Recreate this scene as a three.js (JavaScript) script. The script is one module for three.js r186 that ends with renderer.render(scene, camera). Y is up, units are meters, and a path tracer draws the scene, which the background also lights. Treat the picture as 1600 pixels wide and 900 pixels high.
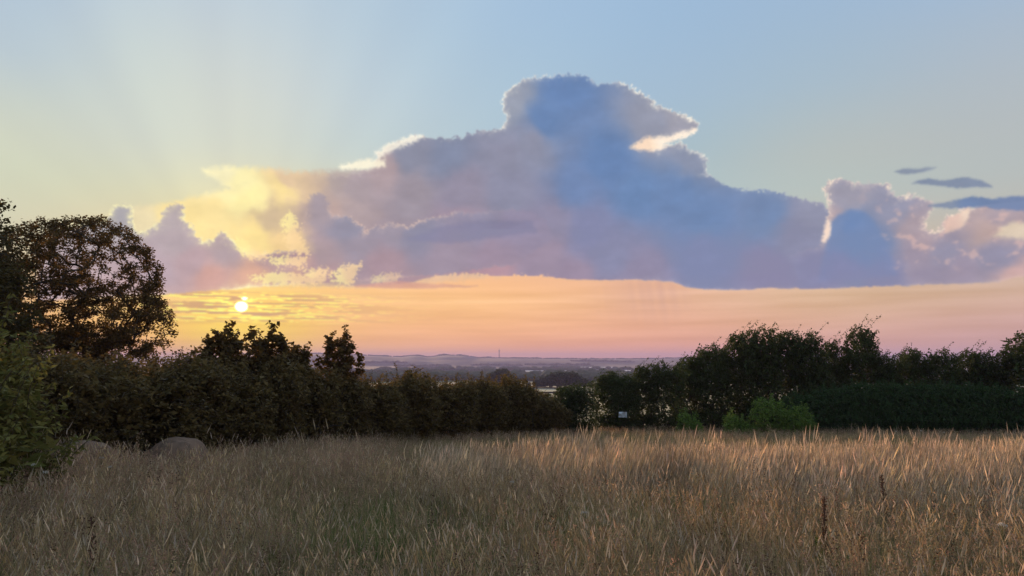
import * as THREE from 'three';

// ------------------------------------------------------------------ camera, sun, exposure
const EYE = 1.7;
const scene = new THREE.Scene();
const camera = new THREE.PerspectiveCamera(42.28, 16 / 9, 0.1, 20000);
camera.position.set(0, EYE, 0);
camera.rotation.set(THREE.MathUtils.degToRad(5.496), 0, 0);
const renderer = new THREE.WebGLRenderer({ antialias: true });
renderer.toneMapping = THREE.LinearToneMapping;
renderer.toneMappingExposure = 1.1;
renderer.shadowMap.enabled = true;

const SUN_AZ_EL = [-20.01, 3.82];
const rad = THREE.MathUtils.degToRad;
const dirOf = (az, el) => new THREE.Vector3(Math.sin(rad(az)) * Math.cos(rad(el)), Math.sin(rad(el)), -Math.cos(rad(az)) * Math.cos(rad(el)));
const sun = new THREE.DirectionalLight(new THREE.Color().setRGB(1.0, 0.64, 0.36), 5);
sun.position.copy(dirOf(...SUN_AZ_EL)).multiplyScalar(120);
sun.target.position.set(0, 0, 0);
sun.castShadow = true;
sun.shadow.radius = 2;
Object.assign(sun.shadow.camera, { left: -70, right: 70, top: 40, bottom: -40, near: 1, far: 320 });
sun.shadow.mapSize.set(4096, 4096);
scene.add(sun, sun.target);
scene.fog = new THREE.FogExp2(new THREE.Color().setRGB(0.72, 0.62, 0.98), 0.00015);

// ------------------------------------------------------------------ random numbers and noise
function mulberry(a) {
  return () => { a = (a + 0x6d2b79f5) | 0; let t = Math.imul(a ^ (a >>> 15), 1 | a); t = (t + Math.imul(t ^ (t >>> 7), 61 | t)) ^ t; return ((t ^ (t >>> 14)) >>> 0) / 4294967296; };
}
const PERM = new Uint8Array(512);
{ const r = mulberry(77), p = [...Array(256).keys()]; for (let i = 255; i > 0; i--) { const j = Math.floor(r() * (i + 1)); [p[i], p[j]] = [p[j], p[i]]; } for (let i = 0; i < 512; i++) PERM[i] = p[i & 255]; }
const GX = [1, -1, 0.7, -0.7, 0.7, -0.7, 0, 0], GY = [0, 0, 0.7, 0.7, -0.7, -0.7, 1, -1];
function noise(x, y) {                                    // gradient noise, about -0.7 to 0.7
  const xi = Math.floor(x), yi = Math.floor(y), xf = x - xi, yf = y - yi, X = xi & 255, Y = yi & 255;
  const u = xf * xf * xf * (xf * (xf * 6 - 15) + 10), v = yf * yf * yf * (yf * (yf * 6 - 15) + 10);
  const g = (h, a, b) => GX[h & 7] * a + GY[h & 7] * b;
  const a = g(PERM[PERM[X] + Y], xf, yf), b = g(PERM[PERM[X + 1] + Y], xf - 1, yf), c = g(PERM[PERM[X] + Y + 1], xf, yf - 1), d = g(PERM[PERM[X + 1] + Y + 1], xf - 1, yf - 1);
  return a + u * (b - a) + v * (c - a + u * (a - b - c + d));
}
function fbm(x, y, n = 5) { let s = 0, a = 1; for (let i = 0; i < n; i++) { s += a * noise(x, y); x = x * 2.03 + 17.3; y = y * 2.03 + 9.1; a *= 0.5; } return s; }
function billow(x, y, n = 5) { let s = 0, a = 1; for (let i = 0; i < n; i++) { s += a * (Math.abs(noise(x, y)) * 2 - 0.45); x = x * 2.1 + 5.7; y = y * 2.1 + 3.3; a *= 0.52; } return s; }
const clamp = (x, a = 0, b = 1) => Math.min(b, Math.max(a, x)), mix = (a, b, t) => a + (b - a) * t;
const smooth = (a, b, x) => { const t = clamp((x - a) / (b - a)); return t * t * (3 - 2 * t); };
const toLinear = (c) => { c /= 255; return c <= 0.04045 ? c / 12.92 : Math.pow((c + 0.055) / 1.055, 2.4); };

// ------------------------------------------------------------------ the sky: evening air and a thunder cloud, in degrees of azimuth (right of north) and elevation
const SKY = (() => {
  // clear air: rows by elevation, columns by azimuth, display colours
  const AZ = [-180, -110, -60, -34.5, -27, -20, -11.6, 0, 12, 23, 34.5, 60, 110, 180];
  const EL = [0, 2, 4.3, 6.5, 11.2, 15, 19.5, 26, 40, 60, 90];
  const row = (far, ...c) => [far, far, c[0], ...c, c[c.length - 1], far, far];
  const C = [
    row([190, 160, 154], [240, 166, 96], [248, 172, 90], [255, 190, 80], [250, 178, 110], [242, 164, 118], [230, 156, 128], [212, 152, 138], [198, 150, 142]),
    row([194, 168, 162], [242, 180, 98], [250, 190, 92], [255, 214, 76], [251, 188, 116], [245, 178, 124], [233, 170, 132], [217, 167, 140], [203, 160, 146]),
    row([192, 174, 172], [236, 190, 138], [246, 200, 128], [252, 208, 108], [251, 198, 128], [247, 190, 132], [229, 178, 142], [214, 176, 140], [206, 172, 148]),
    row([184, 178, 182], [215, 200, 165], [235, 203, 150], [250, 216, 140], [248, 202, 140], [240, 188, 142], [225, 182, 150], [210, 180, 152], [196, 175, 157]),
    row([167, 175, 187], [205, 207, 180], [214, 210, 176], [224, 213, 170], [216, 206, 172], [200, 200, 190], [182, 190, 186], [180, 187, 180], [177, 182, 178]),
    row([161, 175, 193], [200, 206, 190], [201, 206, 193], [204, 207, 192], [192, 202, 197], [172, 190, 199], [164, 184, 192], [174, 184, 183], [173, 181, 183]),
    row([156, 176, 198], [181, 196, 203], [193, 202, 199], [196, 203, 200], [184, 199, 206], [166, 189, 205], [159, 183, 202], [161, 181, 195], [166, 180, 192]),
    row([158, 180, 204], [167, 187, 206], [178, 193, 206], [180, 195, 207], [172, 192, 208], [160, 186, 210], [152, 180, 207], [152, 178, 204], [152, 178, 206]),
    row([154, 178, 205], [164, 185, 207], [170, 188, 207], [172, 189, 207], [166, 187, 209], [157, 183, 210], [152, 179, 208], [151, 178, 206], [151, 178, 206]),
    row([152, 177, 206], ...Array(8).fill([156, 181, 208])),
    row([152, 178, 208], ...Array(8).fill([152, 178, 208])),
  ];
  const find = (A, x) => { let i = 0; while (i < A.length - 2 && A[i + 1] <= x) i++; return i; };
  const cr = (a, b, c, d, t) => b + 0.5 * t * (c - a + t * (2 * a - 5 * b + 4 * c - d + t * (3 * (b - c) + d - a)));
  function air(az, el, out) {
    const i = find(AZ, az), j = find(EL, el), s = clamp((az - AZ[i]) / (AZ[i + 1] - AZ[i])), t = clamp((el - EL[j]) / (EL[j + 1] - EL[j]));
    const I = [Math.max(0, i - 1), i, i + 1, Math.min(AZ.length - 1, i + 2)], J = [Math.max(0, j - 1), j, j + 1, Math.min(EL.length - 1, j + 2)];
    for (let k = 0; k < 3; k++) {
      const q = J.map((r) => cr(C[r][I[0]][k], C[r][I[1]][k], C[r][I[2]][k], C[r][I[3]][k], s));
      out[k] = cr(q[0], q[1], q[2], q[3], t);
    }
  }
  // clouds: outline, soft edge, billow size, colours at places inside, bright rims at places along the edge
  const clouds = [
    { soft: 0.28, puff: 0.3, freq: 0.5, warp: 0.5, alpha: 0.9,   // thin sunlit veil left of the tower
      line: [[-29.51,9.3], [-27.03,10.38], [-24.82,10.89], [-22.33,11.81], [-21.13,12.27], [-21.67,12.77], [-22.9,13.34], [-21.53,13.73], [-18.42,13.81], [-16.13,13.75], [-11.88,14.09], [-7.99,14.72], [-4,12.81], [-0.99,6.48], [-9.8,5.61], [-17.27,5.44], [-27.38,5.06]],
      tint: [[-21.95,13.29,250,240,190], [-20.53,12.73,252,240,176], [-19.93,11.82,252,236,164], [-22.28,10.55,252,226,156], [-23.94,9.75,250,224,152], [-18.1,10.6,205,180,146], [-19.16,8.82,252,224,148], [-17.04,13.41,228,196,158], [-17.47,12.5,250,222,150], [-15.62,12.38,216,186,152], [-13.3,13.68,178,162,156], [-11.85,12.95,166,152,156], [-15.13,11.23,176,154,150], [-9.43,12.67,158,148,156], [-8.66,10.53,246,200,152], [-7.94,11.18,238,192,152], [-11.82,11.15,192,166,156], [-26.8,9.75,232,216,172], [-17.35,8.54,240,205,145], [-13.7,10.35,200,165,152]] },
    { soft: 0.07, puff: 0.42, freq: 0.75, warp: 0.3, alpha: 1, rim: [255, 246, 226], rimWidth: 0.3, fade: [-16.78, 12.31, -9.43, 12.67],   // the great cloud
      line: [[-17.63,11.79], [-15.65,13.5], [-12.83,13.76], [-10.67,14.33], [-10.35,15.43], [-9.49,16.18], [-7.52,16.82], [-5.53,16.74], [-4.03,16.87], [-2.77,17.32], [-1.51,17.33], [-0.56,17.76], [-0.46,18.55], [-0.71,19.39], [-0.56,19.95], [0,20.5], [0.76,20.96], [2.03,21.27], [3.55,21.33], [4.57,21.4], [5.83,21.13], [6.67,20.69], [7.58,20.75], [8.82,20.55], [9.8,20], [10.43,19.64], [10.91,19.25], [11.1,18.83], [11.73,18.74], [12.55,18.46], [13.17,18.1], [13.88,17.82], [14.39,17.33], [14.14,16.89], [13.37,16.62], [12.41,16.4], [11.44,16.41], [10.56,16.31], [11.13,15.63], [11.91,15.91], [12.88,16.14], [13.59,15.68], [14.52,15.11], [14.94,14.71], [14.82,13.83], [15.87,13.06], [16.56,12.6], [17.92,12.24], [19.27,12.23], [20.37,11.83], [21.88,11.26], [22.94,11], [23.53,10.01], [24.17,5.02], [19.05,5.2], [16.35,5.13], [14.28,5.28], [13.12,5.5], [11.95,5.86], [9.8,6.05], [4.94,6.11], [1.98,6.48], [-1.98,6.57], [-4.94,6.65], [-7.87,5.88], [-9.8,5.61], [-12.65,5.56], [-15.9,5.48]],
      tint: [[4.05,20.36,97,129,177], [2.53,18.07,98,130,177], [7.5,15.12,96,129,177], [9.91,12.65,98,131,177], [5,13.27,104,130,174], [5.96,9.86,124,130,166], [0,19.49,146,153,170], [1.51,16.43,136,140,162], [-0.5,15.72,136,138,160], [-5.02,15.67,124,134,160], [-8,15.58,132,136,156], [-4,12.81,142,136,156], [0,12.84,134,136,160], [-7.96,12.72,152,142,153], [2.48,7.95,152,136,156], [7.41,7.89,128,132,164], [14.64,10.55,101,131,175], [14.57,7.7,118,130,168], [19.22,10.53,106,132,172], [21.35,8.79,130,134,162], [22.05,10.11,136,140,164], [19.08,6.13,128,127,160], [11.22,17.53,142,147,166], [13.01,17.56,152,152,166], [14.04,14.81,132,142,166], [9.81,6.39,138,132,160], [-1.98,6.77,178,140,150], [-7.4,7.01,172,142,150], [4.94,6.46,150,134,156], [-9.94,14.08,172,152,156], [-11.85,12.57,166,150,156], [-12.21,6.82,166,142,150], [-15.5,7.67,166,142,150], [-3.98,10.38,158,138,154], [2.99,10.64,138,134,160], [12.8,12.53,100,131,176]],
      rims: [[-0.61,19.48,1.1], [-0.51,18.32,1], [0.3,20.78,0.9], [2.54,21.35,0.7], [4.82,21.39,0.4], [7.08,20.77,0.4], [9.31,20.3,1], [11.01,19.15,0.9], [12.21,18.62,0.9], [14.34,17.28,1.1], [12.89,16.46,0.9], [14.84,14.48,0.8], [13.83,15.66,0.7], [16.1,12.82,0.15], [19.27,12.23,0.25], [22.73,11.06,0.2], [-7.52,16.87,0.8], [-9.97,15.87,1.1], [-5.53,16.79,0.25], [-4.03,16.92,0.2], [-1.77,17.37,0.35], [-11.87,13.99,0.3], [-4.94,6.46,0], [4.94,6.11,0], [14.52,5.32,0.15], [21.23,5.13,0.1], [-15.45,5.77,0]] },
    { soft: 0.06, puff: 0.44, freq: 1.0, warp: 0.3, alpha: 1, rim: [250, 226, 204], rimWidth: 0.3, fleck: 24,   // cumulus bank on the right, running on out of view
      line: [[22.78,8.07], [23.07,9.05], [23.37,10.24], [23.49,11.18], [23.19,12.1], [23.5,12.48], [23.89,12.62], [24.56,12.55], [25.08,12.19], [25.69,12.05], [26.5,12.01], [27.14,12.07], [27.28,11.45], [27.72,10.89], [28.36,11.08], [28.9,10.98], [29.23,10.65], [29.74,10.3], [29.6,9.71], [29.15,9.11], [29.32,8.54], [29.84,8.45], [30.38,8.75], [30.64,9.4], [31.2,9.52], [31.4,9.88], [31.91,9.91], [32.19,9.67], [32.85,10.1], [33.89,9.81], [34.91,9.7], [37.56,10.24], [39.92,8.78], [43.75,7.56], [43.54,4.35], [36.63,5.29], [34.33,5.28], [33.28,5.01], [30.42,5], [26.6,5.05], [21.22,5.08], [20.87,7.44]],
      tint: [[24.84,11.42,152,150,166], [27.61,10.11,140,143,166], [24.96,9.23,104,131,173], [25.49,7.41,110,132,170], [22.97,6.2,126,129,164], [28.63,6.99,152,141,158], [30.52,7.08,141,139,161], [33.37,6.66,140,138,161], [31.2,5.97,152,141,160], [33.5,9.12,166,151,160], [34.5,5.27,200,162,156], [28.54,9.08,168,152,160], [32.94,8.43,188,162,156], [23.52,9.56,178,158,162], [29.33,5.66,146,138,160], [26.73,8,112,132,169], [26.63,5.8,126,130,164], [40.96,6.77,150,145,162], [29.06,7.83,166,148,156]],
      rims: [[23.28,12.27,1.1], [24.47,12.56,0.8], [26.1,12.05,0.4], [27.22,11.98,0.9], [28.44,11.07,1], [29.56,10.36,0.5], [29.33,8.88,1], [30.43,9,1], [31.39,9.75,1], [32.85,10.01,0.4], [34.91,9.7,0.7], [23.06,8.69,1], [26.6,5.05,0.05], [31.15,5,0.1], [34.33,5.28,0.3], [22.78,7.89,0], [21.83,7.76,0], [20.87,7.44,0], [21.27,6.27,0], [21.22,5.08,0], [22.38,7.36,0]] },
    { soft: 0.22, puff: 0.12, freq: 0.9, warp: 0.3, alpha: 0.85,   // blue shoulder in front of it
      line: [[23.13,8.23], [23.34,9.48], [23.96,10.16], [24.8,10.4], [25.61,10.11], [26.19,9.58], [26.92,7.98], [27.42,5.76], [22.52,5.53]],
      tint: [[24.37,9.94,102,131,174], [25.12,8.1,108,132,171], [24.63,6.12,124,130,165]] },
    { soft: 0.06, puff: 0.44, freq: 1.1, warp: 0.3, alpha: 0.97, rim: [255, 246, 186], rimWidth: 0.36,   // left bank below the veil
      line: [[-30.61,8.9], [-29.12,9.2], [-28.68,9.67], [-28.48,10.21], [-27.94,10.47], [-27.54,10.34], [-27.35,9.48], [-27.04,8.76], [-26.59,8.67], [-25.97,9.11], [-25.5,9.54], [-25.33,10.22], [-25.13,10.51], [-24.73,10.67], [-24.53,10.87], [-24.23,10.76], [-24.13,10.32], [-24.2,9.96], [-23.93,9.53], [-23.47,9.43], [-23.27,8.72], [-22.63,8.4], [-22.16,8.42], [-21.79,8.9], [-21.36,9.02], [-21,8.67], [-20.46,8.11], [-19.74,7.68], [-19.03,7.62], [-17.34,7.88], [-15.6,8.05], [-14.57,7.7], [-14.53,5.8], [-19.05,5.29], [-23.33,4.78], [-25.78,4.46], [-32.52,3.81], [-32.72,7.54]],
      tint: [[-27.91,9.74,166,162,167], [-24.78,9.91,176,162,166], [-24.71,8.13,179,162,168], [-21.33,8.11,178,157,162], [-25.85,6.28,182,160,170], [-22.11,5.92,208,158,146], [-19.07,6.03,222,168,140], [-16.85,6.68,192,156,150], [-26.19,4.85,196,164,164], [-23.41,6.86,184,156,162], [-18.22,7.33,178,146,146], [-15.92,6,206,160,142]],
      rims: [[-28.02,10.47,1], [-27.38,9.26,1.2], [-26.76,8.7,0.9], [-25.4,10.08,0.6], [-24.61,10.82,0.4], [-24.08,9.97,1], [-23.37,9.12,1], [-22.41,8.41,1.1], [-21.58,9.01,0.9], [-20.69,8.37,1.4], [-19.79,7.68,1.4], [-17.34,7.88,0.5], [-15.51,7.91,0.2], [-23.33,4.78,0.1], [-32.52,3.81,0]] },
    { soft: 0.06, puff: 0.4, freq: 1.2, warp: 0.3, alpha: 0.88, fade: [-16.46, 12.33, -14.69, 12.43], rim: [242, 205, 180], rimWidth: 0.26,   // nearer cumulus in the middle
      line: [[-15.98,8.36], [-15.75,10.21], [-15.6,11.35], [-15.43,12.11], [-14.69,12.24], [-14.11,11.9], [-14.09,10.95], [-13.89,10.54], [-13.24,10.71], [-12.38,10.55], [-11.99,10.14], [-11.5,9.91], [-11.35,9.44], [-11.02,9.64], [-10.55,10.04], [-9.97,9.96], [-9.58,10.26], [-8.66,10.15], [-7.87,10.02], [-7.19,10.52], [-5.97,10.74], [-4.98,11], [-3.89,11.26], [-2.99,11.12], [0,11.43], [1.5,11.23], [2.49,10.59], [3.08,9.32], [0,7.37], [-4.94,6.65], [-9.8,6.1], [-13.6,5.77], [-15.91,5.71]],
      tint: [[-14.89,11.01,160,147,156], [-12.74,9.92,138,138,159], [-11.77,8.75,150,141,156], [-7.43,9.54,134,136,160], [-2.49,10.64,140,137,161], [0,10.16,142,134,160], [-4.95,7.93,152,139,156], [-14.58,7.94,166,146,153], [-14.54,6.27,178,142,146], [-9.82,6.87,168,141,150], [-0.99,7.95,152,136,156], [-8.9,10.04,150,142,157]],
      rims: [[-15.75,10.02,0.7], [-14.69,12.24,0.1], [-13,10.72,0.6], [-11.5,9.91,0.9], [-10.35,10.05,0.6], [-7.92,10.07,0.9], [-5.47,10.85,0.5], [-2,11.23,0.15], [2.49,10.4,0], [-4.94,6.65,0], [-14.53,5.75,0]] },
    { soft: 0.22, puff: 0.2, freq: 1.0, warp: 0.2, alpha: 0.6, line: [[-7.91,9.15], [-5.47,10.17], [-2.49,10.59], [1.5,10.55], [1.89,9.81], [-1.49,9.42], [-4.96,8.95]], tint: [[-2.99,9.9,122,122,150]] },
    { soft: 0.12, puff: 0.1, freq: 1.2, warp: 0.1, alpha: 0.7, line: [[-18.89,7.44], [-17.33,7.79], [-15.6,7.86], [-15.4,7.48], [-17.32,7.22]], tint: [[-17.33,7.55,160,132,140]] },
    ...[   // gilded scraps above the sun
      [[-17.22,10.04], [-16.78,10.68], [-16.35,9.99], [-16.41,9.05], [-15.7,8.42], [-15.51,7.86], [-16.62,8.15], [-17.1,9.02]], [[-20.48,8.57], [-19.85,8.37], [-19.13,7.8], [-18.49,7.46], [-19.38,7.37], [-20.19,7.8]], [[-19.24,5.84], [-17.29,6.33], [-15.92,6.19], [-14.55,6.56], [-13.8,6.44], [-14.44,5.85], [-15.91,5.71], [-17.72,5.66]],
      [[-13.6,6.01], [-12.87,6.8], [-11.64,7.17], [-12.06,6.48], [-12.23,5.81], [-13.22,5.78]], [[-18.04,7.24], [-16.6,7.53], [-15.68,7.47], [-15.85,6.8], [-16.77,7.1], [-17.4,7.08]], [[-15.47,6.34], [-14.74,6.79], [-14.18,6.71], [-14.54,6.18]], [[-10.62,5.98], [-9.81,6.39], [-8.75,6.36], [-9.22,5.86]],
    ].map((line, k) => ({ soft: 0.09, puff: 0.75, freq: 1.5, warp: 0.1, alpha: k > 4 ? 0.45 : 0.75, line, tint: [[line[0][0], line[0][1], 255, 238, 158], [line[3][0], line[3][1], 250, 214, 158]] })),
    { soft: 0.1, puff: 0.05, freq: 1.5, warp: 0.1, alpha: 0.75, line: [[-11.94,5.52], [-9.8,5.8], [-8.6,5.92], [-6.89,5.8], [-2.72,5.64], [-6.89,5.46], [-9.79,5.42]], tint: [[-9.8,5.61,206,152,136], [-3.95,5.63,214,160,138]] },
    { soft: 0.09, puff: 0.07, freq: 1.5, warp: 0.1, alpha: 0.85, line: [[27.73,12.79], [28.21,12.91], [28.9,12.74], [30.13,12.76], [29.28,12.57], [28.31,12.59]], tint: [[28.9,12.74,124,136,156]] },
    { soft: 0.09, puff: 0.09, freq: 1.3, warp: 0.1, alpha: 0.9, line: [[28.75,11.94], [29.64,12.06], [30.76,11.84], [31.87,11.87], [32.57,11.58], [33.22,11.12], [32.2,11.29], [31.29,11.31], [30,11.67]], tint: [[30.75,11.71,118,132,155], [32.56,11.37,122,136,160]] },
    { soft: 0.1, puff: 0.12, freq: 1.2, warp: 0.1, alpha: 0.95, line: [[29.63,10.27], [31.06,10.46], [32.24,10.62], [33.22,10.3], [34.26,10.3], [36.91,10.09], [36.87,9.31], [34.56,9.49], [32.84,9.93], [31.04,10]], tint: [[32.15,10.34,102,126,164], [34.58,9.9,106,126,162], [30.31,10.24,126,140,162]] },
    { soft: 0.2, puff: 0.3, freq: 1.0, warp: 0.2, alpha: 0.85, line: [[-13.22,14.3], [-12.37,14.67], [-11.17,14.97], [-9.86,14.98], [-9.95,14.65], [-11.4,14.35]], tint: [[-11.41,14.68,250,240,212]] },
    { soft: 0.18, puff: 0.3, freq: 1.0, warp: 0.2, alpha: 0.8, line: [[-10.55,15.56], [-9.97,15.97], [-8.02,16.8], [-7.03,16.93], [-7.52,16.58], [-9.38,15.81], [-10.25,15.3]], tint: [[-8.99,16.2,250,242,222]] },
    { soft: 0.2, puff: 0.3, freq: 1.0, warp: 0.2, alpha: 0.9, line: [[9.29,16.04], [10.47,16.55], [12.17,16.64], [14.24,17.02], [13.37,16.57], [12.31,16.31], [11.62,15.79], [10.55,15.66]], tint: [[9.97,16.06,255,222,190], [12.41,16.49,255,236,214]] },
    { soft: 0.14, puff: 0.12, freq: 1.4, warp: 0.2, alpha: 0.9, line: [[22.75,8.34], [22.99,9.05], [23.19,9.81], [23.39,9.48], [23.32,8.85], [22.96,8.33]], tint: [[23.07,9.05,250,222,200]] },
    { soft: 0.2, puff: 0.16, freq: 1.4, warp: 0.2, alpha: 0.85, line: [[33.3,7.98], [33.64,8.45], [34.34,8.7], [34.85,8.57], [37.47,8.69], [37.4,7.59], [34.46,7.71]], tint: [[34.15,8.23,224,206,178], [36.16,8.23,226,206,182]] },
    { soft: 0.12, puff: 0.14, freq: 1.4, warp: 0.2, alpha: 0.85, line: [[30.52,8.48], [30.63,9.32], [31.08,9.44], [31.57,9.73], [31.91,9.86], [31.72,9.09], [31.34,8.66]], tint: [[30.99,9.16,224,190,172], [31.67,9.51,238,214,190]] },
  ];
  const flat = (l) => { const a = new Float32Array(l.length * 2); l.forEach((p, i) => { a[2 * i] = p[0]; a[2 * i + 1] = p[1]; }); return a; };
  for (const c of clouds) {
    c.pts = flat(c.line);
    c.box = [Math.min(...c.line.map((p) => p[0])) - 1.2, Math.max(...c.line.map((p) => p[0])) + 1.2, Math.min(...c.line.map((p) => p[1])) - 1.2, Math.max(...c.line.map((p) => p[1])) + 1.2];
  }
  function inside(pts, x, y) {                             // signed distance to the outline, positive inside
    let best = 1e9, w = false;
    for (let i = 0, n = pts.length, j = n - 2; i < n; j = i, i += 2) {
      const ax = pts[j], ay = pts[j + 1], ex = pts[i] - ax, ey = pts[i + 1] - ay, px = x - ax, py = y - ay;
      const t = clamp((px * ex + py * ey) / (ex * ex + ey * ey)), dx = px - ex * t, dy = py - ey * t, d = dx * dx + dy * dy;
      if (d < best) best = d;
      if ((pts[i + 1] > y) !== (ay > y) && x < ((ax - pts[i]) * (y - pts[i + 1])) / (ay - pts[i + 1]) + pts[i]) w = !w;
    }
    return w ? Math.sqrt(best) : -Math.sqrt(best);
  }
  function near(list, x, y, n, out) {                      // colours (or a number) given at places, blended by nearness
    let s = 0; for (let k = 0; k < n; k++) out[k] = 0;
    for (const p of list) { const d = (p[0] - x) ** 2 + (p[1] - y) ** 2 + 0.15, w = 1 / (d * d); s += w; for (let k = 0; k < n; k++) out[k] += w * p[2 + k]; }
    for (let k = 0; k < n; k++) out[k] /= s;
  }
  const W = 4096, H = 2048, data = new Float32Array(W * H * 4), c = [0, 0, 0], t = [0, 0, 0], r = [0];
  const [sa, se] = SUN_AZ_EL;
  for (let j = 0; j < H; j++) {
    const el = ((j + 0.5) / H) * 180 - 90;
    for (let i = 0; i < W; i++) {
      let az = (((i + 0.5) / W - 0.25) * 360 + 540) % 360 - 180;
      const at = (j * W + i) * 4;
      data[at + 3] = 1;
      if (el < -0.3) { if (el < -2) { data[at] = 0.32; data[at + 1] = 0.25; data[at + 2] = 0.22; continue; } }
      air(az, Math.max(0, el), c);
      const dx = az - sa, dy = el - se, fromSun = Math.hypot(dx, dy);
      if (fromSun < 45 && dy > 0) {                        // shafts of light and shade through the air above the cloud
        const a = Math.atan2(dx, dy) * 57.3, k = smooth(4, 9, fromSun) * smooth(45, 20, fromSun);
        const ray = (smooth(-34, -22, a) * smooth(26, 14, a)) * 0.02 + noise(a * 0.1, 3.3) * 0.03;
        for (let q = 0; q < 3; q++) c[q] *= 1 + k * ray * (q === 2 ? 0.6 : 1);
      }
      if (el < 30) {
        // streaks low in the sky
        const st = fbm(az * 0.09 + 3, el * 1.7, 4), lowS = smooth(0.4, 1.6, el) * smooth(6.2, 4.8, el);
        for (let q = 0; q < 3; q++) c[q] *= 1 + lowS * st * [0.05, 0.07, 0.12][q];
        const nearSun = Math.exp(-((dx / 8) ** 2)) * 1.15 * smooth(-1.4, -0.7, dy) * smooth(1.25, 0.75, dy);
        if (nearSun > 0.01) {
          const b = fbm(az * 0.24 + 8, el * 4.6 + 0.3 * noise(az * 0.5, el * 2), 5);
          const dark = smooth(0.02, 0.22, b) * nearSun, lit = smooth(0.14, 0.03, Math.abs(b + 0.03)) * nearSun;
          for (let q = 0; q < 3; q++) { c[q] = mix(c[q], [204, 158, 112][q], dark * 0.85); c[q] = mix(c[q], [255, 247, 118][q], lit * 0.9); }
        }
        // rain falling from the cloud's base
        const rain = smooth(5.1, 10.5, az) * smooth(14.5, 11, az) * smooth(1.2, 5.6, el) * smooth(6.4, 5.8, el);
        if (rain > 0) { const f = rain * (0.5 + 0.5 * noise(az * 2.2 + el * 0.3, 5)); for (let q = 0; q < 3; q++) c[q] = mix(c[q], [186, 140, 138][q], f * 0.45); }
        for (const k of clouds) {
          if (az < k.box[0] || az > k.box[1] || el < k.box[2] || el > k.box[3]) continue;
          const bx = fbm(az * 0.8, el * 0.8, 3) * 0.12;
          let d = inside(k.pts, az + bx, el + bx * 0.6);
          if (d < -1.2) continue;
          const bump = Math.abs(d) < 1.6 ? -k.puff * (0.5 * billow(az * k.freq * 1.5, el * k.freq * 1.7, 3) + 0.42 * billow(az * k.freq * 4.4 + 7, el * k.freq * 4.8, 4)) + 0.03 : 0;
          const base = el < 6.4 && k.rim ? 0.25 : 1;       // flat bases
          d += bump * base;
          const a = smooth(-k.soft, k.soft, d) * k.alpha * (k.fade ? smooth(k.fade[0], k.fade[2], az + fbm(az * 0.5, el * 0.6, 3)) : 1);
          if (a <= 0.002) continue;
          const wx = k.warp * fbm(az * 0.45 + 40, el * 0.45, 4), wy = k.warp * fbm(az * 0.45, el * 0.45 + 70, 4);
          near(k.tint, az + wx * 1.6, el + wy * 1.6, 3, t);
          const body = 1 + 0.05 * fbm(az * 0.45 + 9, el * 0.8 + 4, 4) + 0.012 * billow(az * 1.2, el * 1.5, 3);
          const grey = (t[0] + t[1] + t[2]) / 3; for (let q = 0; q < 3; q++) t[q] = mix(t[q], grey, k.rims ? 0.1 : 0) * body;
          if (k.fleck) { const g = 0.5 * smooth(0.12, 0.5, fbm(az * 1.0 + 3, el * 1.25 + 8, 4)) * smooth(k.fleck, k.fleck + 5, az) * smooth(5.6, 6.6, el); for (let q = 0; q < 3; q++) t[q] = mix(t[q], [226, 186, 172][q], g); }
          if (k.rims) {
            near(k.rims, az, el, 1, r);
            const wid = k.rimWidth * (0.55 + 0.9 * clamp(0.5 + fbm(az * 1.3, el * 1.3 + 20, 3)));
            const g = clamp(1.25 * r[0] * Math.exp(-Math.max(0, d) / (wid * 0.42)) * (0.85 + 0.7 * noise(az * 3.1, el * 3.1)));
            for (let q = 0; q < 3; q++) t[q] = mix(t[q], k.rim[q], g);
          }
          for (let q = 0; q < 3; q++) c[q] = mix(c[q], t[q], a);
        }
        // cumulus going on round the horizon outside the view
        const round = smooth(38, 50, Math.abs(az)) * smooth(2, 5, el) * smooth(15, 8, el);
        if (round > 0) { const b = smooth(0.05, 0.3, fbm(az * 0.09 + 11, el * 0.2, 5)) * round * 0.8; for (let q = 0; q < 3; q++) c[q] = mix(c[q], [150, 148, 164][q], b); }
      }
      let gain = 1, disc = 0;
      if (fromSun < 12) { gain = 1 + 0.25 * Math.exp(-fromSun / 1.2); disc = smooth(0.47, 0.32, Math.hypot(dx, dy * 1.2)); const up = smooth(0.12, 0.06, Math.hypot((dx - 0.2) / 1.9, dy - 0.6)); disc = Math.max(disc, up * 0.9); }
      for (let q = 0; q < 3; q++) data[at + q] = mix(toLinear(Math.min(255, c[q])) * gain, [5.5, 4.2, 1.9][q], disc);
    }
  }
  const tex = new THREE.DataTexture(data, W, H, THREE.RGBAFormat, THREE.FloatType);
  tex.mapping = THREE.EquirectangularReflectionMapping;
  tex.magFilter = tex.minFilter = THREE.LinearFilter;
  tex.needsUpdate = true;
  return tex;
})();
scene.background = SKY;
scene.environment = SKY;
console.log('sky', performance.now() | 0);

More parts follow.
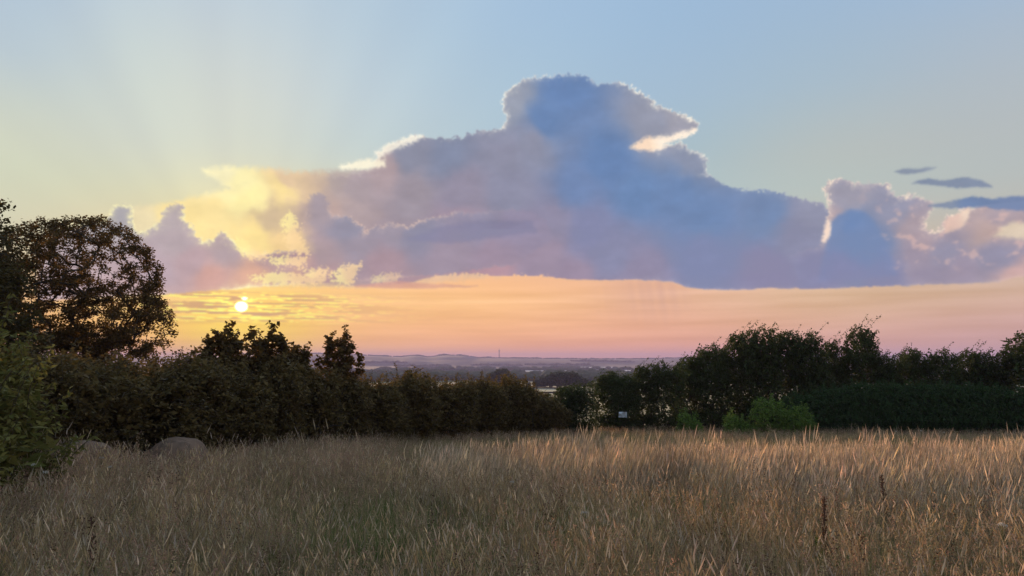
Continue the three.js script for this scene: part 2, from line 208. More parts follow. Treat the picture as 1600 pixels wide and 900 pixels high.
// ------------------------------------------------------------------ the lie of the land
const PROFILE = [[-400, 3], [-60, 2.6], [0, 0], [20, -1.2], [45, -2.75], [75, -5.4], [130, -8.6], [300, -13.6], [560, -20.4], [640, -21.4], [1000, -26.5], [2000, -31], [3300, -31], [3900, -22], [5000, 0], [6200, -6], [9000, -10]];
const RIDGE = [[-23.16,0.27], [-18.02,0.46], [-15.32,0.49], [-10.66,0.35], [-8.56,0.26], [-7.41,0.37], [-6.3,0.26], [-5.04,0.4], [-3.87,0.36], [-2.6,0.2], [0,0.16], [3.18,0.12], [8.9,0.09], [13.84,0.16], [18.89,0.23], [26.98,0.23], [30.26,0.21], [35.05,0.24]];
function ground(x, z) {
  const d = -z;
  let i = 0; while (i < PROFILE.length - 2 && PROFILE[i + 1][0] < d) i++;
  const t = clamp((d - PROFILE[i][0]) / (PROFILE[i + 1][0] - PROFILE[i][0]));
  let y = mix(PROFILE[i][1], PROFILE[i + 1][1], d > 60 ? t * t * (3 - 2 * t) * 0.5 + t * 0.5 : t);
  y += 0.05 * noise(x * 0.35, z * 0.35) + smooth(60, 400, Math.hypot(x, z)) * 1.6 * fbm(x * 0.004, z * 0.004, 3);
  if (d > 3000) {
    const az = Math.atan2(x, d) * 57.2958;
    let k = 0; while (k < RIDGE.length - 2 && RIDGE[k + 1][0] < az) k++;
    const q = clamp((az - RIDGE[k][0]) / (RIDGE[k + 1][0] - RIDGE[k][0])), el = mix(RIDGE[k][1], RIDGE[k + 1][1], q * q * (3 - 2 * q));
    const crest = EYE + Math.tan(rad(el)) * Math.hypot(x, d) - 5;
    y = mix(y, crest, smooth(3400, 5000, d) * (1 - 0.6 * smooth(5050, 6400, d)));
    y += smooth(3000, 3600, d) * smooth(4900, 4200, d) * 9 * fbm(x * 0.0011 + 4, z * 0.0016, 4);
  }
  return y;
}
const at = (az, r) => [Math.sin(rad(az)) * r, -Math.cos(rad(az)) * r];
const std = (rgb, o = {}) => new THREE.MeshStandardMaterial({ color: new THREE.Color().setRGB(...rgb), roughness: 0.95, ...o });
const leafMat = (o = {}) => new THREE.MeshPhysicalMaterial({ color: 0xffffff, vertexColors: true, roughness: 0.92, transmission: 0.42, thickness: 0, ior: 1.3, specularIntensity: 0.35, side: THREE.DoubleSide, ...o });
const used = {};
function numbered(n) { used[n] = (used[n] ?? -1) + 1; return used[n] ? n + '_' + String(used[n]).padStart(3, '0') : n; }
const ORD = 'first second third fourth fifth sixth seventh eighth ninth tenth eleventh twelfth thirteenth fourteenth fifteenth sixteenth seventeenth eighteenth nineteenth twentieth twenty-first twenty-second twenty-third twenty-fourth twenty-fifth twenty-sixth twenty-seventh twenty-eighth'.split(' ');
function tag(o, name, data) { o.name = numbered(name); Object.assign(o.userData, data); scene.add(o); return o; }
function shade(o) { o.traverse((m) => { if (m.isMesh) { m.castShadow = true; m.receiveShadow = true; } }); return o; }
class Soup {                                               // triangles with normals and colours
  constructor() { this.p = []; this.n = []; this.c = []; this.i = []; }
  v(x, y, z, nx, ny, nz, c) { this.p.push(x, y, z); this.n.push(nx, ny, nz); this.c.push(c[0], c[1], c[2]); return this.p.length / 3 - 1; }
  tri(a, b, c) { this.i.push(a, b, c); }
  geo() {
    const g = new THREE.BufferGeometry();
    g.setAttribute('position', new THREE.Float32BufferAttribute(this.p, 3));
    g.setAttribute('normal', new THREE.Float32BufferAttribute(this.n, 3));
    g.setAttribute('color', new THREE.Float32BufferAttribute(this.c, 3));
    g.setIndex(this.i);
    return g;
  }
}
// ground sheet in rings, fine towards the view
{
  const s = new Soup(), azs = [], rs = [];
  for (let a = -180; a < -50; a += 5) azs.push(a);
  for (let a = -50; a < 50; a += 0.4) azs.push(a);
  for (let a = 50; a <= 180; a += 5) azs.push(a);
  for (let k = 0; k <= 200; k++) rs.push(0.4 * Math.pow(9000 / 0.4, k / 200));
  const tones = [[0.30, 0.24, 0.12], [0.10, 0.13, 0.045], [0.16, 0.16, 0.07], [0.38, 0.32, 0.2], [0.07, 0.09, 0.035], [0.2, 0.15, 0.08]];
  const cell = (x, z) => {                                 // fields: the nearest of scattered centres
    const u = x / 330, w = z / 420, iu = Math.floor(u), iw = Math.floor(w); let best = 9, id = 0;
    for (let a = -1; a < 2; a++) for (let b = -1; b < 2; b++) { const h = PERM[(PERM[(iu + a) & 255] + iw + b) & 511], dx = iu + a + (h & 15) / 15 - u, dz = iw + b + (h >> 4) / 15 - w, d = dx * dx + dz * dz; if (d < best) { best = d; id = h; } }
    return tones[id % tones.length];
  };
  for (const r of rs) for (const a of azs) {
    const [x, z] = at(a, r), y = ground(x, z), k = 0.85 + 0.5 * noise(x * 1.7, z * 1.7) + 0.25 * noise(x * 6, z * 6);
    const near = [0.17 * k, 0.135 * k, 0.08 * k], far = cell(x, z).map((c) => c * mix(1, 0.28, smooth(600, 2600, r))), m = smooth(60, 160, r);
    const e = 1.5, gx = (ground(x + e, z) - ground(x - e, z)) / (2 * e), gz = (ground(x, z + e) - ground(x, z - e)) / (2 * e), l = Math.hypot(gx, 1, gz);
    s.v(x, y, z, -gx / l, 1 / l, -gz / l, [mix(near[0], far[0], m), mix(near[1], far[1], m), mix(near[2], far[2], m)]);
  }
  const n = azs.length;
  for (let k = 0; k < rs.length - 1; k++) for (let a = 0; a < n - 1; a++) { const q = k * n + a; s.tri(q, q + 1, q + n + 1); s.tri(q, q + n + 1, q + n); }
  const c0 = s.v(0, ground(0, 0), 0, 0, 1, 0, [0.1, 0.085, 0.05]);
  for (let a = 0; a < n - 1; a++) s.tri(c0, a + 1, a);
  const m = tag(new THREE.Mesh(s.geo(), std([1, 1, 1], { vertexColors: true, side: THREE.DoubleSide })), 'ground', { kind: 'structure', label: 'meadow slope falling to a patchwork valley and low hills', category: 'ground' });
  shade(m);
}
// pale harvested fields in the valley, sheets draped over the ground
function field(az0, az1, r0, r1, rgb, name, label) {
  const s = new Soup(), nu = 24, nv = 10;
  for (let j = 0; j <= nv; j++) for (let i = 0; i <= nu; i++) {
    const u = i / nu, v = j / nv, w = 0.04 * noise(u * 3 + r0, v * 2), [x, z] = at(mix(az0, az1, u), mix(r0, r1, clamp(v + w * (v > 0 && v < 1 ? 1 : 0.6) + 0.06 * (u - 0.5))));
    const k = 0.92 + 0.25 * noise(x * 0.03, z * 0.02);
    s.v(x, ground(x, z) + 0.5 + r0 * 0.0006, z, 0, 1, 0, rgb.map((c) => c * k));
  }
  for (let j = 0; j < nv; j++) for (let i = 0; i < nu; i++) { const q = j * (nu + 1) + i; s.tri(q, q + 1, q + nu + 2); s.tri(q, q + nu + 2, q + nu + 1); }
  shade(tag(new THREE.Mesh(s.geo(), std([1, 1, 1], { vertexColors: true, side: THREE.DoubleSide })), name, { kind: 'structure', label, category: 'field' }));
}
field(-1, 8.5, 395, 545, [0.52, 0.42, 0.24], 'stubble_field', 'pale straw-coloured field in front of the dark copse');
field(1.2, 4.5, 575, 700, [0.42, 0.34, 0.19], 'straw_field', 'narrow straw field left of the dark copse');
field(5, 13.5, 1150, 1500, [0.62, 0.58, 0.52], 'valley_field', 'long pale field lying across the valley floor');
field(1.0, 9, 2000, 2350, [0.66, 0.6, 0.55], 'valley_field', 'thin pale strip of field below the far hills');
field(4, 8, 2900, 3200, [0.66, 0.6, 0.55], 'valley_field', 'farthest small pale strip in the valley');
console.log('ground', performance.now() | 0);

// ------------------------------------------------------------------ plants: limbs that grow towards scattered twig ends, leaves round the ends
const UPV = new THREE.Vector3(0, 1, 0);
function limb(s, a, b, ra, rb, sides, col) {
  let dx = b[0] - a[0], dy = b[1] - a[1], dz = b[2] - a[2]; const l = Math.hypot(dx, dy, dz) || 1e-6; dx /= l; dy /= l; dz /= l;
  let ux = dy, uy = -dx, uz = 0; if (Math.abs(dz) > 0.9) { ux = 0; uy = dz; uz = -dy; } const ul = Math.hypot(ux, uy, uz) || 1; ux /= ul; uy /= ul; uz /= ul;
  const vx = dy * uz - dz * uy, vy = dz * ux - dx * uz, vz = dx * uy - dy * ux, first = s.p.length / 3;
  for (let e = 0; e < 2; e++) for (let k = 0; k < sides; k++) {
    const t = (k / sides) * 6.2832, c = Math.cos(t), q = Math.sin(t), nx = ux * c + vx * q, ny = uy * c + vy * q, nz = uz * c + vz * q, r = e ? rb : ra, o = e ? b : a;
    s.v(o[0] + nx * r, o[1] + ny * r, o[2] + nz * r, nx, ny, nz, col);
  }
  for (let k = 0; k < sides; k++) { const k2 = (k + 1) % sides; s.tri(first + k, first + k2, first + sides + k2); s.tri(first + k, first + sides + k2, first + sides + k); }
}
function leaf(s, rnd, x, y, z, len, wid, col, droop = 0.2, outX = 0, outZ = 0) {
  const yaw = rnd() * 6.2832, pitch = (rnd() - 0.5) * 1.9 - droop, roll = (rnd() - 0.5) * 2.2;
  let fx = Math.cos(pitch) * Math.cos(yaw) + outX, fy = Math.sin(pitch), fz = Math.cos(pitch) * Math.sin(yaw) + outZ; const fl = Math.hypot(fx, fy, fz); fx /= fl; fy /= fl; fz /= fl;
  let sx = -fz, sy = 0, sz = fx; const sl = Math.hypot(sx, sz) || 1; sx /= sl; sz /= sl;
  let nx = sy * fz - sz * fy, ny = sz * fx - sx * fz, nz = sx * fy - sy * fx;
  const c = Math.cos(roll), q = Math.sin(roll), tx = sx * c + nx * q, ty = sy * c + ny * q, tz = sz * c + nz * q;
  nx = ty * fz - tz * fy; ny = tz * fx - tx * fz; nz = tx * fy - ty * fx;
  const f = 0.16 * wid, h = wid / 2, m = len * 0.45;
  const a = s.v(x, y, z, nx, ny, nz, col), b = s.v(x + fx * m + tx * h + nx * f, y + fy * m + ty * h + ny * f, z + fz * m + tz * h + nz * f, nx - tx * 0.3, ny - ty * 0.3, nz - tz * 0.3, col);
  const d = s.v(x + fx * len, y + fy * len, z + fz * len, nx, ny, nz, col), e = s.v(x + fx * m - tx * h + nx * f, y + fy * m - ty * h + ny * f, z + fz * m - tz * h + nz * f, nx + tx * 0.3, ny + ty * 0.3, nz + tz * 0.3, col);
  s.tri(a, b, d); s.tri(a, d, e);
}
function blend(rnd, a, b) { const t = rnd(), k = 0.8 + 0.4 * rnd(); return [0, 1, 2].map((q) => mix(a[q], b[q], t) * k); }
// o: stems [[x,z,height]], blobs [[x,y,z,rx,ry,rz]], ends, leaves per end, leaf length and width, spread, two leaf colours, bark colour, fill (inner leaves), shoots
function grow(o) {
  const rnd = mulberry(o.seed), wood = new Soup(), green = new Soup(), nodes = [];
  const gauss = () => rnd() + rnd() + rnd() - 1.5;
  for (const [sx, sz, sh, lx = 0, lz = 0] of o.stems) {
    let prev = -1;
    for (let k = 0; k <= 4; k++) { const t = k / 4; nodes.push({ p: [sx + lx * t + gauss() * 0.02 * sh, sh * t - (k ? 0 : 0.15), sz + lz * t + gauss() * 0.02 * sh], up: prev, w: 0 }); prev = nodes.length - 1; }
  }
  const trunkNodes = nodes.length, vol = o.blobs.map((b) => b[3] * b[4] * b[5]), total = vol.reduce((a, b) => a + b);
  const pick = () => { let t = rnd() * total, k = 0; while (k < vol.length - 1 && t > vol[k]) t -= vol[k++]; return o.blobs[k]; };
  const inBlob = (lo, hi) => {
    const b = pick(); let x, y, z, l; do { x = rnd() * 2 - 1; y = rnd() * 2 - 1; z = rnd() * 2 - 1; l = Math.hypot(x, y, z); } while (l > 1 || l < 0.05);
    const r = (lo + (hi - lo) * Math.cbrt(rnd())) * (1 + 0.16 * noise(x * 3 + o.seed, y * 3 + z * 2)) / l;
    return [b[0] + x * r * b[3], b[1] + y * r * b[4], b[2] + z * r * b[5]];
  };
  const ends = [];
  for (let k = 0; k < o.ends; k++) { const p = inBlob(o.shell ?? 0.5, 1); if (p[1] > (o.minY ?? 0.15)) ends.push(p); }
  const c0 = nodes[trunkNodes - 1].p;
  ends.sort((a, b) => Math.hypot(a[0] - c0[0], a[1] - c0[1], a[2] - c0[2]) - Math.hypot(b[0] - c0[0], b[1] - c0[1], b[2] - c0[2]));
  for (const e of ends) {
    let best = 1e9, up = 0;
    for (let k = 0; k < nodes.length; k++) { const q = nodes[k].p, dy = e[1] - q[1], d = Math.hypot(e[0] - q[0], dy, e[2] - q[2]) * (dy < 0 ? 1.5 : 1) + (k < trunkNodes && k % 5 < 3 ? 0.6 : 0); if (d < best) { best = d; up = k; } }
    const q = nodes[up].p, d = Math.hypot(e[0] - q[0], e[1] - q[1], e[2] - q[2]), parts = d > 1.2 ? 3 : d > 0.35 ? 2 : 1;
    let prev = up;
    for (let k = 1; k <= parts; k++) { const t = k / parts, j = k < parts ? 0.09 * d : 0; nodes.push({ p: [mix(q[0], e[0], t) + gauss() * j, mix(q[1], e[1], t) + gauss() * j + (k < parts ? 0.05 * d : 0), mix(q[2], e[2], t) + gauss() * j], up: prev, w: 0 }); prev = nodes.length - 1; }
    nodes[prev].end = true;
  }
  const tip = o.tip ?? 0.005;
  for (let k = nodes.length - 1; k >= 0; k--) { const n = nodes[k]; n.w = Math.max(n.w, Math.pow(tip, 2.3)); if (n.up >= 0) nodes[n.up].w += n.w; }
  for (const n of nodes) n.r = Math.min(o.maxR ?? 0.3, Math.pow(n.w, 1 / 2.3));
  for (const n of nodes) if (n.up >= 0) { const m = nodes[n.up]; limb(wood, m.p, n.p, Math.min(m.r, n.r * 1.5), n.r, n.r > 0.03 ? 6 : n.r > 0.012 ? 4 : 3, o.bark); }
  const putLeaf = (p, k) => leaf(green, rnd, p[0], p[1], p[2], o.len * k * (0.7 + 0.6 * rnd()), o.wid * k * (0.7 + 0.6 * rnd()), blend(rnd, o.tints[0], o.tints[1]), o.droop ?? 0.2);
  for (const e of ends) for (let k = 0; k < o.leaves; k++) putLeaf([e[0] + gauss() * o.spread, e[1] + gauss() * o.spread * 0.75, e[2] + gauss() * o.spread], 1);
  for (let k = 0; k < (o.fill ?? 0); k++) { const p = inBlob(0, 0.86); if (p[1] > 0.1) putLeaf(p, 1.9); }
  for (let k = 0; k < (o.shoots ?? 0); k++) {               // long twigs that stand out of the crown
    let p = inBlob(0.9, 1); if (p[1] < o.shootFrom) continue;
    let nb = 1e9, nk = 0; for (let j = 0; j < nodes.length; j++) { const q = nodes[j].p, d = (q[0] - p[0]) ** 2 + (q[1] - p[1]) ** 2 + (q[2] - p[2]) ** 2; if (d < nb) { nb = d; nk = j; } }
    p = nodes[nk].p;
    const l = (o.shootLen ?? 0.6) * (0.5 + rnd()), n = 5; let dx = gauss() * 0.5 + (o.lean ?? 0), dy = 1, dz = gauss() * 0.5;
    for (let j = 0; j < n; j++) {
      const f = l / n / Math.hypot(dx, dy, dz), q = [p[0] + dx * f, p[1] + dy * f, p[2] + dz * f];
      limb(wood, p, q, 0.006, 0.005, 3, o.bark);
      for (let m = 0; m < (o.shootLeaves ?? 4); m++) putLeaf([mix(p[0], q[0], rnd()) + gauss() * 0.03, mix(p[1], q[1], rnd()), mix(p[2], q[2], rnd()) + gauss() * 0.03], 0.9);
      p = q; dx += (o.lean ?? 0) * 0.35 + gauss() * 0.15; dy -= 0.06;
    }
  }
  return { wood: wood.geo(), green: green.geo() };
}
const tall = (g) => { const q = g.attributes.position, ys = []; for (let k = 0; k < q.count; k += 5) ys.push(q.getY(k)); ys.sort((a, b) => a - b); return ys[Math.floor(ys.length * 0.985)]; };
const LEAF = leafMat(), BARK = std([1, 1, 1], { vertexColors: true });
function plant(name, woodName, greenName, pos, turn, geos, data) {
  const g = new THREE.Group(); g.position.set(...pos); g.rotation.y = turn;
  const a = new THREE.Mesh(geos.wood, BARK), b = new THREE.Mesh(geos.green, LEAF); a.name = woodName; b.name = greenName; if (woodName === 'stem') a.userData.kind = 'stuff'; g.add(a, b);
  return shade(tag(g, name, data));
}
const spot = (az, r) => { const [x, z] = at(az, r); return [x, ground(x, z), z]; };
const heightAt = (el, r, p) => EYE + Math.tan(rad(el)) * r - p[1];
const OLIVE = [[0.12, 0.088, 0.028], [0.2, 0.125, 0.04]], DARK = [[0.05, 0.07, 0.022], [0.09, 0.10, 0.03]], BARKC = [0.06, 0.045, 0.032];

// the big round tree and its taller neighbour at the frame's edge
{
  const r = 34, [az, el] = [-29.9, 9.56], p = spot(az, r), h = heightAt(el, r, p);
  plant('broadleaf_tree', 'trunk', 'crown', p, 0, grow({ seed: 11, stems: [[0, 0, h * 0.3, -0.25, 0]], ends: 1500, shell: 0.76, leaves: 42, len: 0.105, wid: 0.075, spread: 0.2, tints: [[0.1, 0.068, 0.022], [0.19, 0.105, 0.032]], bark: BARKC, tip: 0.011, maxR: 0.26, minY: 1.5,
    blobs: [[-0.2, h - 2.8, 0, 3.0, 2.75, 2.9], [-1.7, h - 1.75, 0, 1.7, 1.45, 1.9], [1.5, h - 4.3, 0.2, 2.0, 1.5, 2.0], [2.1, h - 4.0, -0.2, 1.35, 0.7, 1.2], [-1.6, h - 3.4, 0, 1.6, 2.0, 2.0], [0.6, h - 5.9, 0.3, 2.4, 1.3, 2.2], [1.6, h - 5.6, 0, 1.3, 0.8, 1.2], [-1.2, h - 6.2, 0.2, 2.3, 1.6, 2.2]] }),
    { label: 'large round-crowned broadleaf tree with bare limbs showing, above the left hedge', category: 'tree' });
  const r2 = 30, [az2, el2] = [-37.28, 10.87], p2 = spot(az2, r2), h2 = heightAt(el2, r2, p2);
  plant('broadleaf_tree', 'trunk', 'crown', p2, 0, grow({ seed: 12, stems: [[0, 0, h2 * 0.25]], ends: 800, shell: 0.45, leaves: 24, len: 0.14, wid: 0.09, spread: 0.25, tints: [[0.07, 0.06, 0.02], [0.13, 0.09, 0.028]], bark: BARKC, tip: 0.008, maxR: 0.25, minY: 1.2, fill: 3500,
    blobs: [[0, h2 - 2.6, 0, 2.1, 2.6, 2.2], [0.6, h2 - 4.6, 0, 2.4, 2.2, 2.2], [0.4, h2 - 6.6, 0, 2.6, 2.0, 2.3], [1.4, h2 - 5.6, 0, 1.7, 1.6, 1.6]] }),
    { label: 'dark dense tree cut off by the left edge of the picture', category: 'tree' });
}
// near bush at the left edge
{
  const r = 12.6, [az, el] = [-35.11, 2.48], p = spot(az, r), h = heightAt(el, r, p);
  plant('leafy_bush', 'stem', 'foliage', p, 0, grow({ seed: 21, stems: [[0, 0, 0.8, 0.1, 0], [0.3, 0.2, 0.7, 0.2, 0], [-0.4, 0.1, 0.9, -0.2, 0.1], [0.1, -0.3, 0.8, 0, -0.2]], ends: 420, shell: 0.35, leaves: 15, len: 0.125, wid: 0.048, spread: 0.14, tints: [[0.14, 0.145, 0.035], [0.27, 0.22, 0.06]], bark: [0.09, 0.065, 0.04], fill: 1500, shoots: 150, shootFrom: 0.7, shootLen: 0.55, shootLeaves: 5, lean: 0.2,
    blobs: [[-0.3, h * 0.5, 0, 0.95, h * 0.48, 0.9], [0.2, h * 0.32, 0.1, 0.9, h * 0.3, 0.9], [-0.9, h * 0.6, 0, 0.8, h * 0.36, 0.8], [0.35, h * 0.62, 0, 0.4, h * 0.2, 0.4]] }),
    { label: 'olive green bush with narrow leaves, nearest the camera at the left edge', category: 'bush' });
}
// left hedge: shrub after shrub along a line that runs away to the right; a few shapes, each used several times
const hedgeShapes = [];
for (let k = 0; k < 4; k++) {
  const rnd = mulberry(300 + k), b = [[0, 1.35, 0, 1.15, 1.35, 1.0]];
  for (let j = 0; j < 5; j++) b.push([(rnd() - 0.5) * 1.7, 1.5 + rnd() * 1.0, (rnd() - 0.5) * 1.2, 0.45 + rnd() * 0.3, 0.4 + rnd() * 0.35, 0.45]);
  hedgeShapes.push(grow({ seed: 30 + k, stems: [[-0.4, 0, 0.7, -0.1, 0], [0.3, 0.2, 0.8, 0.1, 0], [0, -0.3, 0.6, 0, -0.1], [0.6, 0, 0.6, 0.2, 0]], ends: 520, shell: 0.5, leaves: 14, len: 0.1, wid: 0.055, spread: 0.12, tints: OLIVE, bark: BARKC, fill: 1800, shoots: 60, shootFrom: 1.7, shootLen: 0.42, shootLeaves: 5, blobs: b }));
}
{
  const rnd = mulberry(5), line = [[-36.36,0.55,16], [-32.36,0.66,17.5], [-29.09,0.51,18.5], [-25.61,0.57,19.5], [-23.17,0.54,20.5], [-20.63,0.27,21.5], [-18.01,0.19,23], [-15.29,-0.47,25], [-12.98,-0.95,26.5], [-10.4,-0.86,28], [-7.78,-0.48,30], [-4.88,-0.53,32.5], [-2.2,-0.73,34.5], [0,-0.78,36.5], [1.27,-1.75,37.5], [2.44,-2.52,38], [3.21,-2.9,38.3]];
  let count = 0;
  for (let k = 0; k < line.length - 1; k++) {
    const n = k < 2 ? 2 : k > 12 ? 1 : 2;
    for (let j = 0; j < n; j++) {
      const t = (j + 0.3 * rnd()) / n, az = mix(line[k][0], line[k + 1][0], t), el = mix(line[k][1], line[k + 1][1], t), r = mix(line[k][2], line[k + 1][2], t) + (j % 2 ? 0.7 : 0), p = spot(az, r), h = heightAt(el, r, p) * (0.85 + 0.12 * rnd()) * (k > 8 ? 0.94 : 1);
      const g = plant('hedge_shrub', 'stem', 'foliage', p, rnd() * 6.28, hedgeShapes[(k * 2 + j) % 4], { label: ORD[count++] + ' brown-green shrub of the long hedge, counted from the near bush', category: 'shrub', group: 'shrubs of the left hedge' });
      g.scale.set(1.05 + 0.2 * rnd(), h / tall(hedgeShapes[(k * 2 + j) % 4].green), 1.05 + 0.2 * rnd());
    }
  }
}
// young trees that stand up out of the left hedge
function sapling(az, el, r, w, seed, data, o = {}) {
  const p = spot(az, r), h = heightAt(el, r, p);
  plant('young_tree', 'trunk', 'crown', p, 0, grow({ seed, stems: [[0, 0, h * 0.55]], ends: 90, shell: 0.35, leaves: 13, len: 0.15, wid: 0.11, spread: 0.12, tints: [[0.09, 0.06, 0.018], [0.17, 0.095, 0.028]], bark: BARKC, tip: 0.006, maxR: 0.07, minY: h * 0.4, shoots: 30, shootFrom: h * 0.7, shootLen: 0.45, shootLeaves: 5,
    blobs: [[0, h - 0.75 * w, 0, w * 0.55, 0.75 * w, w * 0.5], [-w * 0.4, h - 1.25 * w, 0, w * 0.45, w * 0.45, w * 0.4], [w * 0.45, h - 1.3 * w, 0.1, w * 0.45, w * 0.5, w * 0.4]], ...o }), data);
}
sapling(-19.91, 2.12, 23, 1.15, 41, { label: 'broad young tree standing in the left hedge right below the sun', category: 'tree' }, { ends: 170 });
sapling(-21.53, 1.55, 22.5, 0.7, 42, { label: 'short young tree on the left flank of the one below the sun', category: 'tree' });
sapling(-17.79, 1.77, 24, 0.75, 43, { label: 'narrow young tree just right of the one below the sun', category: 'tree' });
sapling(-16.1, 0.75, 25.5, 0.5, 45, { label: 'smallest young tree, between the sunlit one and the lone sapling', category: 'tree' }, { ends: 50 });
sapling(-12.95, 2, 26.5, 0.95, 47, { label: 'lone maple-like sapling clear against the orange sky', category: 'tree' }, { ends: 95, shell: 0.45, leaves: 14, spread: 0.1, minY: 2.2 });
console.log('left', performance.now() | 0);

// ------------------------------------------------------------------ right hedgerow
const hawShapes = [];
for (let k = 0; k < 4; k++) {
  const rnd = mulberry(500 + k), b = [[0, 2.1, 0, 1.35, 2.0, 1.2], [0.1, 3.3, 0, 1.1, 1.2, 1.0], [0, 0.75, 0, 1.6, 0.75, 1.0]];
  for (let j = 0; j < 7; j++) b.push([(rnd() - 0.5) * 2.2, 2.2 + rnd() * 2.1, (rnd() - 0.5) * 1.4, 0.5 + rnd() * 0.35, 0.35 + rnd() * 0.3, 0.5]);
  hawShapes.push(grow({ seed: 50 + k, stems: [[0, 0, 1.2, 0.1, 0]], ends: 720, shell: 0.55, leaves: 15, len: 0.12, wid: 0.07, spread: 0.15, tints: DARK, bark: BARKC, tip: 0.007, maxR: 0.12, fill: 1500, shoots: 70, shootFrom: 3.2, shootLen: 0.75, shootLeaves: 4, lean: 0.55, blobs: b }));
}
{
  const rnd = mulberry(6);
  const list = [[2.05,-2.62,0.55], [3.9,-2.13,0.8], [5.11,-1.98,0.8], [7.3,-1.06,0.85], [8.49,-1.35,0.8], [9.79,-0.58,0.9], [11.68,-0.38,0.9], [13.23,0,1], [14.87,0.76,1.1], [16.71,1.69,1.2], [18.28,2,1.25], [20.03,1.75,1.15], [21.61,1.59,1.1], [23.07,1.08,0.9], [26.59,0.26,0.9], [28.03,0.52,0.9], [29.83,0.38,1], [31.29,0.42,1], [32.52,0.37,1]];
  list.forEach(([az, el, w], k) => {
    const r = (k < 3 ? 39 : k < 7 ? 41 : 42.5) / Math.cos(rad(az)) + (k % 2) * 0.8, p = spot(az, r), h = heightAt(el, r, p);
    const g = plant('hedgerow_tree', 'trunk', 'crown', p, (rnd() - 0.5) * 1.2, hawShapes[k % 4], { label: k < 3 ? ORD[k] + ' low dark tree in the gap between the hedges, counted from the brown hedge' : ORD[k - 3] + ' dark tree of the uneven hedgerow, counted from the gap between the hedges', category: 'tree', group: k < 3 ? 'low trees in the hedge gap' : 'trees of the right hedgerow' });
    g.scale.set(w * 0.85, h / tall(hawShapes[k % 4].green), w * 0.9);
  });
  const special = (x, el, r, w, shape, label) => { const p = spot(x, r), g = plant('hedgerow_tree', 'trunk', 'crown', p, 0.4, hawShapes[shape], { label, category: 'tree' }); g.scale.set(w, heightAt(el, r, p) / tall(hawShapes[shape].green), w); };
  special(24.95, 2, 47.5, 1.0, 1, 'dome-topped dark tree standing highest in the right hedgerow, clear against the sky');
  special(34.79, 1.53, 51, 1.5, 2, 'dark tree cut off by the right edge of the picture');
}
// low thick brambles in front of the right hedgerow
const brambleShapes = [];
for (let k = 0; k < 2; k++) brambleShapes.push(grow({ seed: 70 + k, stems: [[-0.5, 0, 0.5], [0.4, 0.2, 0.6], [0, -0.2, 0.5], [0.9, 0, 0.5]], ends: 620, shell: 0.6, leaves: 14, len: 0.1, wid: 0.07, spread: 0.12, tints: [[0.04, 0.08, 0.026], [0.07, 0.11, 0.035]], bark: BARKC, fill: 1500, shoots: 30, shootFrom: 1.3, shootLen: 0.4, blobs: [[0, 0.9, 0, 1.7, 1.1, 1.0], [0.8, 1.1, 0, 1.0, 0.95, 0.8], [-0.8, 1.05, 0.1, 1.0, 0.95, 0.8]] }));
{
  const rnd = mulberry(8); let nth = 0;
  for (const [az, el] of [[21.6,-2.26], [23.49,-1.78], [25.2,-1.67], [27.01,-1.65], [28.8,-1.66], [30.46,-1.68], [32.06,-1.73], [33.61,-1.78]]) {
    const r = 40.5 / Math.cos(rad(az)), p = spot(az, r), g = plant('bramble_thicket', 'stem', 'foliage', p, (rnd() - 0.5) * 0.6, brambleShapes[rnd() < 0.5 ? 0 : 1], { label: ORD[nth++] + ' low dense dark green thicket, counted from the bright green feathery bush', category: 'shrub', group: 'thickets below the right hedgerow' });
    g.scale.set(1.0, heightAt(el, r, p) / 2.0, 0.9);
  }
  const light = (az, el, r, w, h0, seed, label) => {
    const p = spot(az, r), h = heightAt(el, r, p);
    plant('green_bush', 'stem', 'foliage', p, 0, grow({ seed, stems: [[0, 0, h * 0.4], [0.3 * w, 0.1, h * 0.3], [-0.3 * w, 0, h * 0.35]], ends: Math.round(200 * w), shell: 0.4, leaves: 13, len: 0.12, wid: 0.05, spread: 0.14, tints: [[0.11, 0.19, 0.03], [0.19, 0.25, 0.05]], bark: [0.08, 0.09, 0.03], fill: 500, shoots: 40, shootFrom: h * 0.55, shootLen: 0.4, shootLeaves: 6,
      blobs: [[-0.25 * w, h * 0.5, 0, w * 0.5, h * 0.48, 0.6], [0.45 * w, h * 0.4, 0, w * 0.5, h * 0.38, 0.6]] }), { label, category: 'bush' });
  };
  light(19.46, -2.61, 39.5, 1.9, 0, 81, 'bright green feathery bush in front of the dark right hedgerow');
  light(16.55, -3.99, 39, 0.8, 0, 82, 'small bright green clump just left of the feathery bush');
  light(13.15, -3.91, 39.5, 0.7, 0, 83, 'small green clump at the hedge foot, right of the pale scrap');
}
{ // crumpled pale sheet caught in the hedge gap
  const [az, el] = [8.36, -4.11], r = 39.7, [x, z] = at(az, r), y = EYE + Math.tan(rad(el)) * r, g = new THREE.PlaneGeometry(0.42, 0.3, 12, 8), q = g.attributes.position;
  for (let k = 0; k < q.count; k++) q.setXYZ(k, q.getX(k), q.getY(k) * (1 - 0.3 * Math.abs(noise(q.getX(k) * 3, 2))), 0.14 * noise(q.getX(k) * 5, q.getY(k) * 5) + 0.1 * noise(q.getX(k) * 2.2, 7));
  g.computeVertexNormals();
  const m = new THREE.Mesh(g, std([0.5, 0.52, 0.54], { side: THREE.DoubleSide, roughness: 0.6 })); m.position.set(x, y, z);
  shade(tag(m, 'pale_sheet', { label: 'small pale crumpled scrap low in the gap of the hedge', category: 'sheet' }));
}
console.log('right', performance.now() | 0);

